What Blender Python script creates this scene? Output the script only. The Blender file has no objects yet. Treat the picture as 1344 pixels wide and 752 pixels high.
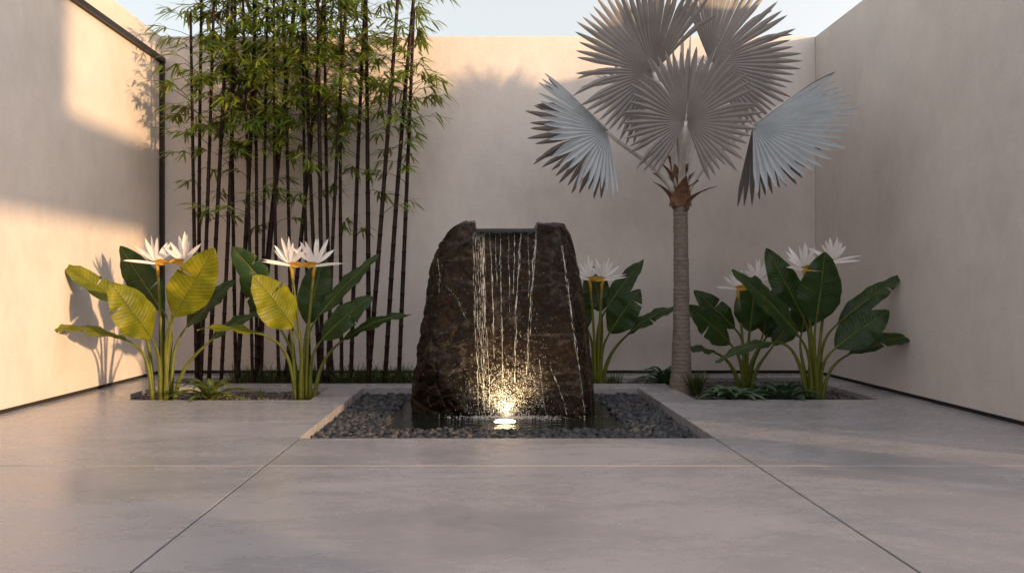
import bpy, bmesh, math, random
import numpy as np
from mathutils import Vector, Matrix, noise
from mathutils.bvhtree import BVHTree

S = bpy.context.scene
COL = S.collection
R = math.radians

# ------------------------------------------------------------------ camera
cam_d = bpy.data.cameras.new("camera")
cam = bpy.data.objects.new("camera", cam_d)
COL.objects.link(cam)
cam.location = (0, 0, 1.0)
cam.rotation_euler = (R(90), 0, 0)
cam_d.sensor_width = 36.0
cam_d.lens = 36.0 * 1000 / 1344
cam_d.shift_x = 32 / 1344
cam_d.shift_y = 4 / 1344
cam_d.clip_end = 2000
S.camera = cam

# ------------------------------------------------------------------ sky, sun, exposure
SUN_AZ, SUN_EL = R(126.4), R(8.0)        # azimuth from +Y towards +X
W = bpy.data.worlds.new("World")
S.world = W
W.use_nodes = True
nt = W.node_tree
bg = nt.nodes["Background"]
sky = nt.nodes.new("ShaderNodeTexSky")
sky.sky_type = 'NISHITA'
sky.sun_disc = False
sky.sun_elevation = SUN_EL
sky.sun_rotation = SUN_AZ
sky.air_density = 1.0
sky.dust_density = 2.0
sky.ozone_density = 1.0
# thin evening haze whitens the sky
hz = nt.nodes.new("ShaderNodeMix"); hz.data_type = 'RGBA'
hz.inputs[0].default_value = 0.72
nt.links.new(sky.outputs[0], hz.inputs[6])
# the haze glows more towards the sun than away from it
wtc = nt.nodes.new("ShaderNodeTexCoord")
wdot = nt.nodes.new("ShaderNodeVectorMath"); wdot.operation = 'DOT_PRODUCT'
wdot.inputs[1].default_value = (math.sin(SUN_AZ) * math.cos(SUN_EL), math.cos(SUN_AZ) * math.cos(SUN_EL), math.sin(SUN_EL))
nt.links.new(wtc.outputs['Generated'], wdot.inputs[0])
wmr = nt.nodes.new("ShaderNodeMapRange"); wmr.interpolation_type = 'SMOOTHSTEP'
wmr.inputs['From Min'].default_value = -0.55; wmr.inputs['From Max'].default_value = 1.0
nt.links.new(wdot.outputs['Value'], wmr.inputs['Value'])
hcol = nt.nodes.new("ShaderNodeMix"); hcol.data_type = 'RGBA'
nt.links.new(wmr.outputs[0], hcol.inputs[0])
hcol.inputs[6].default_value = (2.08, 2.00, 1.88, 1)
hcol.inputs[7].default_value = (4.9, 4.65, 4.65, 1)
nt.links.new(hcol.outputs[2], hz.inputs[7])
nt.links.new(hz.outputs[2], bg.inputs[0])
bg.inputs[1].default_value = 0.15
sun_d = bpy.data.lights.new("sun", 'SUN')
sun = bpy.data.objects.new("sun", sun_d)
COL.objects.link(sun)
sdir = Vector((math.sin(SUN_AZ) * math.cos(SUN_EL), math.cos(SUN_AZ) * math.cos(SUN_EL), math.sin(SUN_EL)))
sun.rotation_euler = sdir.to_track_quat('Z', 'Y').to_euler()
sun.location = sdir * 40
sun_d.energy = 2.0
sun_d.angle = R(1.5)
sun_d.color = (1.0, 0.64, 0.33)
vs = S.view_settings
vs.view_transform = 'Standard'
vs.look = 'None'
vs.gamma = 1
vs.use_curve_mapping = False
vs.exposure = 1.53
S.render.engine = 'CYCLES'
S.cycles.use_denoising = True
S.cycles.denoising_prefilter = 'ACCURATE'
S.cycles.max_bounces = 8
S.cycles.diffuse_bounces = 6
S.cycles.glossy_bounces = 4
S.cycles.sample_clamp_indirect = 6

# ------------------------------------------------------------------ helpers
def P(px, py, Y):
    """a point of the place at distance Y, seen at a pixel of the photograph"""
    return Vector(((px - 640) * Y / 1000, Y, 1 + (380 - py) * Y / 1000))

def link(o, parent=None):
    COL.objects.link(o)
    if parent is not None:
        o.parent = parent
    return o

def tag(o, label=None, cat=None, group=None, kind=None):
    if label: o['label'] = label
    if cat: o['category'] = cat
    if group: o['group'] = group
    if kind: o['kind'] = kind
    return o

def empty(name, loc):
    o = bpy.data.objects.new(name, None)
    o.location = loc
    o.empty_display_size = 0.1
    return link(o)

class MB:
    """collects vertices / faces for one mesh object"""
    def __init__(s):
        s.v = []; s.f = []; s.uv = []
    def add(s, vs_, fs, uvs=None):
        b = len(s.v)
        s.v += [tuple(p) for p in vs_]
        s.f += [tuple(b + i for i in f) for f in fs]
        s.uv += list(uvs) if uvs is not None else [(0, 0)] * len(vs_)
    def box(s, a, b):
        x0, y0, z0 = a; x1, y1, z1 = b
        s.add([(x0,y0,z0),(x1,y0,z0),(x1,y1,z0),(x0,y1,z0),(x0,y0,z1),(x1,y0,z1),(x1,y1,z1),(x0,y1,z1)],
              [(0,3,2,1),(4,5,6,7),(0,1,5,4),(1,2,6,5),(2,3,7,6),(3,0,4,7)])
    def tube(s, pts, rads, n=8, cap=True):
        pts = [Vector(p) for p in pts]
        k = len(pts)
        up = None
        vs_, fs, uvs = [], [], []
        for i, p in enumerate(pts):
            t = (pts[min(i+1, k-1)] - pts[max(i-1, 0)])
            if t.length < 1e-9: t = Vector((0,0,1))
            t.normalize()
            if up is None:
                up = t.orthogonal().normalized()
            else:
                up = (up - t * up.dot(t))
                if up.length < 1e-6: up = t.orthogonal()
                up.normalize()
            sd = t.cross(up)
            r = rads[i] if hasattr(rads, '__len__') else rads
            for j in range(n):
                a = 2 * math.pi * j / n
                vs_.append(p + (up * math.cos(a) + sd * math.sin(a)) * r)
                uvs.append((j / n, i / max(1, k - 1)))
        for i in range(k - 1):
            for j in range(n):
                a = i * n + j; b = i * n + (j + 1) % n
                fs.append((a, b, b + n, a + n))
        if cap:
            fs.append(tuple(range(n - 1, -1, -1)))
            fs.append(tuple((k - 1) * n + j for j in range(n)))
        s.add(vs_, fs, uvs)
    def build(s, name, mat, parent=None, smooth=True, origin=None):
        me = bpy.data.meshes.new(name)
        v = s.v
        if origin is not None:
            ox, oy, oz = origin
            v = [(a - ox, b - oy, c - oz) for a, b, c in v]
        me.from_pydata(v, [], s.f)
        if s.uv:
            ul = me.uv_layers.new(name="uv")
            idx = np.empty(len(me.loops), dtype=np.int32)
            me.loops.foreach_get("vertex_index", idx)
            arr = np.array(s.uv, dtype=np.float32)[idx]
            ul.data.foreach_set("uv", arr.ravel())
        if smooth:
            me.polygons.foreach_set("use_smooth", [True] * len(me.polygons))
        me.materials.append(mat)
        me.update()
        o = bpy.data.objects.new(name, me)
        if parent is None and origin is not None:
            o.location = origin
        return link(o, parent)

def bez2(a, b, c, t):
    return a * (1-t)**2 + b * 2*t*(1-t) + c * t*t

def bez3(a, b, c, d, t):
    u = 1 - t
    return a*u**3 + b*3*u*u*t + c*3*u*t*t + d*t**3

# ------------------------------------------------------------------ materials
def mat(name):
    m = bpy.data.materials.new(name)
    m.use_nodes = True
    n = m.node_tree
    return m, n, n.nodes["Principled BSDF"], n.nodes["Material Output"]

def node(n, t, **kw):
    x = n.nodes.new(t)
    for k, v in kw.items():
        if k.startswith('i_'):
            x.inputs[k[2:].replace('_', ' ')].default_value = v
        else:
            setattr(x, k, v)
    return x

def ramp(n, fac, stops):
    r = n.nodes.new("ShaderNodeValToRGB")
    while len(r.color_ramp.elements) > 1:
        r.color_ramp.elements.remove(r.color_ramp.elements[-1])
    r.color_ramp.elements[0].position = stops[0][0]
    r.color_ramp.elements[0].color = (*stops[0][1], 1)
    for p, c in stops[1:]:
        e = r.color_ramp.elements.new(p)
        e.color = (*c, 1)
    n.links.new(fac, r.inputs[0])
    return r.outputs[0]

def tex_noise(n, scale, detail=6, rough=0.6, coord='Object', stretch=None, dist=0.0):
    tc = n.nodes.new("ShaderNodeTexCoord")
    src = tc.outputs[coord]
    if coord == 'World':
        pass
    if stretch is not None:
        mp = n.nodes.new("ShaderNodeMapping")
        mp.inputs['Scale'].default_value = stretch
        n.links.new(src, mp.inputs[0]); src = mp.outputs[0]
    x = n.nodes.new("ShaderNodeTexNoise")
    x.inputs['Scale'].default_value = scale
    x.inputs['Detail'].default_value = detail
    x.inputs['Roughness'].default_value = rough
    x.inputs['Distortion'].default_value = dist
    n.links.new(src, x.inputs['Vector'])
    return x.outputs['Fac']

def math_node(n, op, a, b=None, c=None):
    m = n.nodes.new("ShaderNodeMath"); m.operation = op
    for i, v in enumerate((a, b, c)):
        if v is None: continue
        if isinstance(v, (int, float)): m.inputs[i].default_value = v
        else: n.links.new(v, m.inputs[i])
    return m.outputs[0]

def bump(n, bs, height, strength=0.3, dist=0.01, prev=None):
    b = n.nodes.new("ShaderNodeBump")
    b.inputs['Strength'].default_value = strength
    b.inputs['Distance'].default_value = dist
    n.links.new(height, b.inputs['Height'])
    if prev is not None:
        n.links.new(prev, b.inputs['Normal'])
    n.links.new(b.outputs[0], bs.inputs['Normal'])
    return b.outputs[0]

def m_stucco():
    m, n, b, o = mat("stucco")
    big = tex_noise(n, 0.9, 5, 0.6)
    mid = tex_noise(n, 6, 6, 0.7, stretch=(1, 1, 0.6))
    mix = math_node(n, 'ADD', math_node(n, 'MULTIPLY', big, 0.6), math_node(n, 'MULTIPLY', mid, 0.4))
    c = ramp(n, mix, [(0.3, (0.50, 0.446, 0.418)), (0.5, (0.585, 0.528, 0.497)), (0.70, (0.655, 0.595, 0.56))])
    n.links.new(c, b.inputs['Base Color'])
    b.inputs['Roughness'].default_value = 0.72
    b.inputs['Specular IOR Level'].default_value = 0.3
    fine = tex_noise(n, 260, 3, 0.6)
    tro = tex_noise(n, 14, 5, 0.65, stretch=(1, 1, 2.2), dist=0.6)
    p = bump(n, b, tro, 0.22, 0.012)
    bump(n, b, fine, 0.25, 0.003, p)
    return m

def m_concrete():
    m, n, b, o = mat("microcement")
    a = tex_noise(n, 1.1, 8, 0.65, stretch=(0.6, 1.6, 1), dist=0.8)
    c2 = tex_noise(n, 14, 10, 0.75, stretch=(0.6, 1.1, 1), dist=0.7)
    mix = math_node(n, 'ADD', math_node(n, 'MULTIPLY', a, 0.68), math_node(n, 'MULTIPLY', c2, 0.32))
    c = ramp(n, mix, [(0.3, (0.236, 0.227, 0.244)), (0.5, (0.300, 0.288, 0.308)), (0.70, (0.372, 0.356, 0.378))])
    n.links.new(c, b.inputs['Base Color'])
    r = n.nodes.new("ShaderNodeMapRange")
    r.inputs['From Min'].default_value = 0.35; r.inputs['From Max'].default_value = 0.65
    r.inputs['To Min'].default_value = 0.16; r.inputs['To Max'].default_value = 0.38
    n.links.new(mix, r.inputs['Value'])
    n.links.new(r.outputs[0], b.inputs['Roughness'])
    b.inputs['Specular IOR Level'].default_value = 0.75
    fine = tex_noise(n, 120, 4, 0.7)
    tro = tex_noise(n, 10, 8, 0.75, stretch=(0.3, 1.2, 1), dist=1.0)
    p = bump(n, b, tro, 0.07, 0.002)
    bump(n, b, fine, 0.10, 0.0015, p)
    return m

def m_plain(name, col, rough=0.5, metal=0.0, spec=0.5, nscale=40, var=0.25, bumpd=0.003, bumps=0.2):
    m, n, b, o = mat(name)
    f = tex_noise(n, nscale, 5, 0.6)
    lo = tuple(x * (1 - var) for x in col); hi = tuple(min(1, x * (1 + var)) for x in col)
    n.links.new(ramp(n, f, [(0.3, lo), (0.7, hi)]), b.inputs['Base Color'])
    b.inputs['Roughness'].default_value = rough
    b.inputs['Metallic'].default_value = metal
    b.inputs['Specular IOR Level'].default_value = spec
    if bumps > 0:
        bump(n, b, f, bumps, bumpd)
    return m

def m_random(name, stops, rough=0.6, spec=0.4, islands=True, nscale=60, bumps=0.3):
    """each loose piece / each object gets a colour of its own"""
    m, n, b, o = mat(name)
    g = n.nodes.new("ShaderNodeNewGeometry")
    oi = n.nodes.new("ShaderNodeObjectInfo")
    rnd = math_node(n, 'FRACT', math_node(n, 'ADD', g.outputs['Random Per Island'], oi.outputs['Random']))
    f = tex_noise(n, nscale, 4, 0.6)
    s = math_node(n, 'ADD', math_node(n, 'MULTIPLY', rnd, 0.8), math_node(n, 'MULTIPLY', f, 0.2))
    n.links.new(ramp(n, s, stops), b.inputs['Base Color'])
    b.inputs['Roughness'].default_value = rough
    b.inputs['Specular IOR Level'].default_value = spec
    if bumps: bump(n, b, f, bumps, 0.003)
    return m

def m_leaf(name, stops, trans, tw=0.35, rough=0.38, vein=None, island=False, spec=0.45):
    m, n, b, o = mat(name)
    if island:
        g = n.nodes.new("ShaderNodeNewGeometry"); oi = n.nodes.new("ShaderNodeObjectInfo")
        f = math_node(n, 'FRACT', math_node(n, 'ADD', g.outputs['Random Per Island'], oi.outputs['Random']))
    else:
        f = tex_noise(n, 5, 5, 0.6)
    col = ramp(n, f, stops)
    if vein:
        tc = n.nodes.new("ShaderNodeTexCoord")
        sp = n.nodes.new("ShaderNodeSeparateXYZ")
        n.links.new(tc.outputs['UV'], sp.inputs[0])
        au = math_node(n, 'ABSOLUTE', math_node(n, 'SUBTRACT', sp.outputs[0], 0.5))
        ph = math_node(n, 'MULTIPLY', math_node(n, 'SUBTRACT', sp.outputs[1], math_node(n, 'MULTIPLY', au, 0.22)), vein)
        wv = math_node(n, 'SINE', ph)
        mx = n.nodes.new("ShaderNodeMix"); mx.data_type = 'RGBA'; mx.blend_type = 'MULTIPLY'
        wf = math_node(n, 'MULTIPLY_ADD', wv, 0.22, 0.22)
        n.links.new(wf, mx.inputs[0])
        n.links.new(col, mx.inputs[6])
        mx.inputs[7].default_value = (0.55, 0.6, 0.5, 1)
        col = mx.outputs[2]
        bump(n, b, wv, 0.35, 0.002)
    n.links.new(col, b.inputs['Base Color'])
    b.inputs['Roughness'].default_value = rough
    b.inputs['Specular IOR Level'].default_value = spec
    t = n.nodes.new("ShaderNodeBsdfTranslucent")
    t.inputs[0].default_value = (*trans, 1)
    ms = n.nodes.new("ShaderNodeMixShader")
    ms.inputs[0].default_value = tw
    n.links.new(b.outputs[0], ms.inputs[1]); n.links.new(t.outputs[0], ms.inputs[2])
    n.links.new(ms.outputs[0], o.inputs[0])
    return m

def two_sided(name, a, b):
    """one colour on the upper face of a leaf, another on its underside"""
    m = bpy.data.materials.new(name); m.use_nodes = True
    n = m.node_tree
    for x in list(n.nodes): n.nodes.remove(x)
    out = n.nodes.new("ShaderNodeOutputMaterial")
    res = []
    for src in (a, b):
        mp = {}
        for x in src.node_tree.nodes:
            if x.type == 'OUTPUT_MATERIAL': continue
            y = n.nodes.new(x.bl_idname); mp[x] = y
            for k in ('operation', 'data_type', 'blend_type'):
                if hasattr(x, k):
                    try: setattr(y, k, getattr(x, k))
                    except Exception: pass
            if x.type == 'VALTORGB':
                while len(y.color_ramp.elements) > 1: y.color_ramp.elements.remove(y.color_ramp.elements[-1])
                for q, e in enumerate(x.color_ramp.elements):
                    t = y.color_ramp.elements[0] if q == 0 else y.color_ramp.elements.new(e.position)
                    t.position = e.position; t.color = e.color
            for i, s_ in enumerate(x.inputs):
                if hasattr(s_, 'default_value'):
                    try: y.inputs[i].default_value = s_.default_value
                    except Exception: pass
        for l in src.node_tree.links:
            if l.to_node.type == 'OUTPUT_MATERIAL':
                res.append(mp[l.from_node].outputs[0]); continue
            fi = list(l.from_node.outputs).index(l.from_socket); ti = list(l.to_node.inputs).index(l.to_socket)
            n.links.new(mp[l.from_node].outputs[fi], mp[l.to_node].inputs[ti])
    g = n.nodes.new("ShaderNodeNewGeometry")
    ms = n.nodes.new("ShaderNodeMixShader")
    n.links.new(g.outputs['Backfacing'], ms.inputs[0])
    n.links.new(res[0], ms.inputs[1]); n.links.new(res[1], ms.inputs[2])
    n.links.new(ms.outputs[0], out.inputs[0])
    return m

def m_rock():
    m, n, b, o = mat("wet_basalt")
    a = tex_noise(n, 2.2, 8, 0.65, dist=0.5)
    f = tex_noise(n, 22, 8, 0.7)
    mix = math_node(n, 'ADD', math_node(n, 'MULTIPLY', a, 0.55), math_node(n, 'MULTIPLY', f, 0.45))
    col = ramp(n, mix, [(0.32, (0.002, 0.001, 0.0005)), (0.50, (0.0095, 0.0048, 0.0021)), (0.7, (0.036, 0.0185, 0.008))])
    # pale mineral veins
    v = tex_noise(n, 1.7, 3, 0.5, stretch=(0.6, 1, 1.5), dist=1.2)
    vf = math_node(n, 'SUBTRACT', 1.0, math_node(n, 'MULTIPLY', math_node(n, 'ABSOLUTE', math_node(n, 'SUBTRACT', v, 0.5)), 38.0))
    vf = math_node(n, 'MAXIMUM', vf, 0.0)
    vf = math_node(n, 'MULTIPLY', vf, math_node(n, 'MULTIPLY', math_node(n, 'POWER', f, 3.0), 0.9))
    mx = n.nodes.new("ShaderNodeMix"); mx.data_type = 'RGBA'
    n.links.new(vf, mx.inputs[0]); n.links.new(col, mx.inputs[6]); mx.inputs[7].default_value = (0.22, 0.19, 0.18, 1)
    n.links.new(mx.outputs[2], b.inputs['Base Color'])
    n.links.new(ramp(n, f, [(0.35, (0.12,)*3), (0.65, (0.40,)*3)]), b.inputs['Roughness'])
    b.inputs['Specular IOR Level'].default_value = 0.14
    p = bump(n, b, tex_noise(n, 9, 8, 0.75, stretch=(1, 1, 1.4)), 0.55, 0.02)
    p = bump(n, b, tex_noise(n, 45, 6, 0.7), 0.6, 0.010, p)
    return m

def m_water_surface():
    m, n, b, o = mat("pool_water")
    b.inputs['Base Color'].default_value = (0.010, 0.012, 0.011, 1)
    b.inputs['Roughness'].default_value = 0.04
    b.inputs['IOR'].default_value = 1.33
    p = bump(n, b, tex_noise(n, 9, 3, 0.5, stretch=(1, 2.2, 1)), 0.35, 0.03)
    bump(n, b, tex_noise(n, 38, 3, 0.5), 0.25, 0.006, p)
    return m

def m_drops():
    m, n, b, o = mat("water_drops")
    b.inputs['Base Color'].default_value = (0.95, 0.95, 0.95, 1)
    b.inputs['Roughness'].default_value = 0.06
    b.inputs['IOR'].default_value = 1.33
    b.inputs['Transmission Weight'].default_value = 0.55
    return m

M = {}
M['stucco'] = m_stucco()
M['concrete'] = m_concrete()
M['dark_gap'] = m_plain("shadow_gap", (0.02, 0.018, 0.017), 0.7)
M['metal'] = m_plain("dark_bronze_metal", (0.035, 0.03, 0.028), 0.4, 0.6, nscale=30)
M['soil'] = m_plain("soil", (0.05, 0.038, 0.03), 0.95, nscale=30, var=0.5, bumps=0.8, bumpd=0.02)
M['earth'] = m_plain("dry_earth", (0.30, 0.25, 0.19), 0.95, nscale=2, var=0.3)
M['gravel'] = m_random("gravel_stone", [(0.0, (0.04, 0.035, 0.033)), (0.5, (0.085, 0.073, 0.068)), (0.9, (0.15, 0.125, 0.11))], 0.75)
M['pebble'] = m_random("river_pebble", [(0.0, (0.017, 0.018, 0.022)), (0.5, (0.038, 0.039, 0.045)), (0.85, (0.068, 0.067, 0.071)), (0.95, (0.09, 0.075, 0.066))], 0.55, 0.25)
M['rock'] = m_rock()
M['pool'] = m_water_surface()
M['drops'] = m_drops()
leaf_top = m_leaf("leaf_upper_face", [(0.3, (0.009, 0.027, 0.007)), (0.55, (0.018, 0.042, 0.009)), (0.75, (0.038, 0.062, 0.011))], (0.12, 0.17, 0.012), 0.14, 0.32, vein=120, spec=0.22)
leaf_low = m_leaf("leaf_underside_sunlit", [(0.3, (0.066, 0.082, 0.007)), (0.55, (0.140, 0.142, 0.008)), (0.75, (0.25, 0.205, 0.010))], (0.20, 0.18, 0.008), 0.08, 0.40, vein=120, spec=0.14)  # olive underside colour, lifted to carry the sunlight on the front leaves
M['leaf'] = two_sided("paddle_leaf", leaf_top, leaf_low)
M['leaf_turned_sunlit'] = two_sided("paddle_leaf_turned_sunlit", leaf_low, leaf_top)  # underside colour outward only on sun-reached leaves; sunlight put into their colour
M['petiole'] = m_plain("petiole", (0.088, 0.10, 0.016), 0.45, 0.0, 0.18, nscale=12)
M['midrib'] = m_plain("midrib", (0.30, 0.31, 0.13), 0.45, nscale=12)
M['petal'] = m_leaf("white_petal", [(0.3, (0.84, 0.80, 0.79)), (0.7, (0.89, 0.87, 0.86))], (0.82, 0.76, 0.72), 0.3, 0.5)
M['bract'] = m_leaf("orange_bract", [(0.3, (0.50, 0.27, 0.025)), (0.7, (0.60, 0.36, 0.04))], (0.6, 0.32, 0.03), 0.3, 0.45)
M['stalk'] = m_plain("flower_stalk", (0.11, 0.115, 0.016), 0.45, 0.0, 0.25, nscale=14)
M['bleaf'] = m_leaf("bamboo_leaf", [(0.0, (0.030, 0.080, 0.012)), (0.5, (0.075, 0.130, 0.014)), (0.9, (0.150, 0.185, 0.016)), (1.0, (0.24, 0.22, 0.03))], (0.32, 0.36, 0.02), 0.32, 0.45, island=True)
M['culm'] = m_plain("black_bamboo_culm", (0.016, 0.0075, 0.006), 0.45, 0.0, 0.12, nscale=9, var=0.5, bumps=0.05)
M['twig'] = m_plain("bamboo_twig", (0.06, 0.045, 0.025), 0.55)
fr_low = m_leaf("frond_underside", [(0.25, (0.135, 0.122, 0.118)), (0.75, (0.20, 0.184, 0.178))], (0.26, 0.23, 0.20), 0.10, 0.5)
fr_top = m_leaf("frond_upper_face", [(0.25, (0.25, 0.275, 0.30)), (0.75, (0.33, 0.36, 0.385))], (0.26, 0.25, 0.24), 0.12, 0.42)
M['frond'] = two_sided("silver_frond", fr_low, fr_top)
M['fpet'] = m_plain("silver_petiole", (0.52, 0.50, 0.47), 0.5, nscale=18, var=0.15)
def m_trunk():
    m, n, b, o = mat("palm_bark")
    f = tex_noise(n, 18, 8, 0.7, stretch=(1, 1, 3))
    g = tex_noise(n, 60, 5, 0.6, stretch=(3, 3, 0.4))
    mix = math_node(n, 'ADD', math_node(n, 'MULTIPLY', f, 0.5), math_node(n, 'MULTIPLY', g, 0.5))
    n.links.new(ramp(n, mix, [(0.32, (0.07, 0.050, 0.040)), (0.5, (0.165, 0.130, 0.108)), (0.68, (0.27, 0.225, 0.19))]), b.inputs['Base Color'])
    b.inputs['Roughness'].default_value = 0.85
    bump(n, b, mix, 0.7, 0.012)
    return m
M['trunk'] = m_trunk()
M['boot'] = m_plain("leaf_base_husk", (0.17, 0.085, 0.05), 0.8, nscale=25, var=0.55, bumps=0.6, bumpd=0.01)
M['grass'] = m_leaf("grass_blade", [(0.0, (0.022, 0.042, 0.010)), (0.6, (0.042, 0.065, 0.015)), (1.0, (0.09, 0.085, 0.03))], (0.09, 0.11, 0.02), 0.25, 0.5, island=True)
M['strap'] = m_leaf("strap_leaf", [(0.3, (0.06, 0.095, 0.025)), (0.7, (0.11, 0.135, 0.03))], (0.26, 0.28, 0.04), 0.25, 0.38)
M['broad'] = m_leaf("broad_leaf", [(0.3, (0.05, 0.10, 0.055)), (0.7, (0.085, 0.145, 0.085))], (0.12, 0.2, 0.08), 0.2, 0.42)
M['dark_leaf'] = m_leaf("dark_leaf", [(0.3, (0.03, 0.065, 0.035)), (0.7, (0.05, 0.10, 0.05))], (0.08, 0.15, 0.05), 0.2, 0.35)

# ------------------------------------------------------------------ ground and paving
gm = MB()
gm.add([(-300,-300,-0.2),(300,-300,-0.2),(300,300,-0.2),(-300,300,-0.2)], [(0,1,2,3)])
tag(gm.build('ground', M['earth'], smooth=False), kind='structure')

sm = MB()
sm.add([(-3.9,4.6,-0.11),(3.9,4.6,-0.11),(3.9,9.1,-0.11),(-3.9,9.1,-0.11)], [(0,1,2,3)])
tag(sm.build('soil', M['soil'], smooth=False), kind='structure')

POOLBED = (-1.265, 1.53, 5.13, 7.78)
LBED = (-3.42, -1.615, 6.90, 7.80)
RBED = (1.89, 3.57, 6.93, 8.66)
BBED = (-3.42, 3.57, 8.13, 8.66)
J = 0.0055
gj = MB()
for a, b in (((-4.1, 4.30), (4.1, 4.36)), ((-4.1, 1.17), (4.1, 1.23)), ((-1.28, -5.9), (-1.25, 5.13)), ((1.515, -5.9), (1.545, 5.13))):
    z = -0.012 if b[0] - a[0] > 1 else -0.0135
    gj.add([(a[0], a[1], z), (b[0], a[1], z), (b[0], b[1], z), (a[0], b[1], z)], [(0, 1, 2, 3)])
tag(gj.build('paving_joint', m_plain('joint_filler', (0.11, 0.105, 0.10), 0.9), smooth=False), kind='structure')
def paving():
    JY = 0.004
    xs = sorted({-4.15, 4.15, -1.265-J, -1.265+J, 1.53-J, 1.53+J, -3.42, -1.615, 1.89, 3.57})
    ys = sorted({-6.0, 1.2-JY, 1.2+JY, 4.33-JY, 4.33+JY, 5.13, 7.78, 6.90, 7.80, 6.93, 8.66, 8.13, 9.12})
    def solid(x, y):
        for (a, b, c, d) in (POOLBED, LBED, RBED, BBED):
            if a - (J if (a, b) == POOLBED[:2] else 0) < x < b + (J if (a, b) == POOLBED[:2] else 0) and c < y < d: return False
        if abs(y - 4.33) < JY or abs(y - 1.2) < JY: return False
        if y < 5.13 and (abs(x + 1.265) < J or abs(x - 1.53) < J): return False
        return True
    bm = bmesh.new()
    T, Bz = 0.0, -0.15
    cache = {}
    def vert(x, y, z):
        k = (round(x, 5), round(y, 5), z)
        if k not in cache: cache[k] = bm.verts.new((x, y, z))
        return cache[k]
    nx, ny = len(xs) - 1, len(ys) - 1
    occ = [[solid((xs[i]+xs[i+1])/2, (ys[j]+ys[j+1])/2) for j in range(ny)] for i in range(nx)]
    def get(i, j): return 0 <= i < nx and 0 <= j < ny and occ[i][j]
    for i in range(nx):
        for j in range(ny):
            if not occ[i][j]: continue
            x0, x1, y0, y1 = xs[i], xs[i+1], ys[j], ys[j+1]
            bm.faces.new([vert(x0,y0,T), vert(x1,y0,T), vert(x1,y1,T), vert(x0,y1,T)])
            if not get(i-1, j): bm.faces.new([vert(x0,y1,Bz), vert(x0,y0,Bz), vert(x0,y0,T), vert(x0,y1,T)])
            if not get(i+1, j): bm.faces.new([vert(x1,y0,Bz), vert(x1,y1,Bz), vert(x1,y1,T), vert(x1,y0,T)])
            if not get(i, j-1): bm.faces.new([vert(x0,y0,Bz), vert(x1,y0,Bz), vert(x1,y0,T), vert(x0,y0,T)])
            if not get(i, j+1): bm.faces.new([vert(x1,y1,Bz), vert(x0,y1,Bz), vert(x0,y1,T), vert(x1,y1,T)])
    bm.normal_update()
    es = [e for e in bm.edges if len(e.link_faces) == 2 and e.calc_face_angle(0) > 1.0
          and all(abs(v.co.z) < 1e-6 for v in e.verts)]
    bmesh.ops.bevel(bm, geom=es, offset=0.003, segments=2, affect='EDGES', profile=0.5)
    me = bpy.data.meshes.new('paving')
    bm.to_mesh(me); bm.free()
    me.materials.append(M['concrete'])
    o = link(bpy.data.objects.new('paving', me))
    tag(o, kind='structure')
paving()

# ------------------------------------------------------------------ walls
WT = 4.02
def prism_yz(x0, x1, poly):
    """polygon in Y,Z pushed through X"""
    bm = bmesh.new()
    a = [bm.verts.new((x0, y, z)) for y, z in poly]
    b = [bm.verts.new((x1, y, z)) for y, z in poly]
    bm.faces.new(a); bm.faces.new(b[::-1])
    k = len(poly)
    for i in range(k):
        bm.faces.new([a[(i+1) % k], a[i], b[i], b[(i+1) % k]])
    bmesh.ops.recalc_face_normals(bm, faces=bm.faces)
    return bm
def bm_obj(bm, name, m, parent=None, bev=0.0):
    if bev:
        es = [e for e in bm.edges if len(e.link_faces) == 2 and e.calc_face_angle(0) > 0.8]
        bmesh.ops.bevel(bm, geom=es, offset=bev, segments=2, affect='EDGES', profile=0.5)
    me = bpy.data.meshes.new(name); bm.to_mesh(me); bm.free()
    me.materials.append(m)
    return link(bpy.data.objects.new(name, me), parent)

lw = bm_obj(prism_yz(-4.15, -3.9, [(-1, 0.035), (9.35, 0.035), (9.35, WT), (-1, WT)]), 'garden_wall', M['stucco'], bev=0.006)
tag(lw, 'sunlit stucco wall with a dark metal trim along its upper edge', 'wall')
mb = MB(); mb.box((-4.14, -1, -0.05), (-3.925, 9.09, 0.033)); mb.build('shadow_gap', M['dark_gap'], lw, smooth=False)
mb = MB(); mb.box((-3.897, 2.0, 3.70), (-3.845, 9.098, 3.755)); mb.build('trim_rail', M['metal'], lw, smooth=False)
mb = MB(); mb.box((-3.897, 9.045, 0.002), (-3.852, 9.096, 3.699)); mb.build('trim_post', M['metal'], lw, smooth=False)

bw = bm_obj(prism_yz(-3.898, 3.915, [(9.1, 0.035), (9.35, 0.035), (9.35, WT), (9.1, WT)]), 'garden_wall', M['stucco'], bev=0.004)
tag(bw, 'plain stucco wall closing the courtyard behind the bamboo and the stone fountain', 'wall')
mb = MB(); mb.box((-3.9, 9.125, -0.05), (3.9, 9.34, 0.033)); mb.build('shadow_gap', M['dark_gap'], bw, smooth=False)

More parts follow.
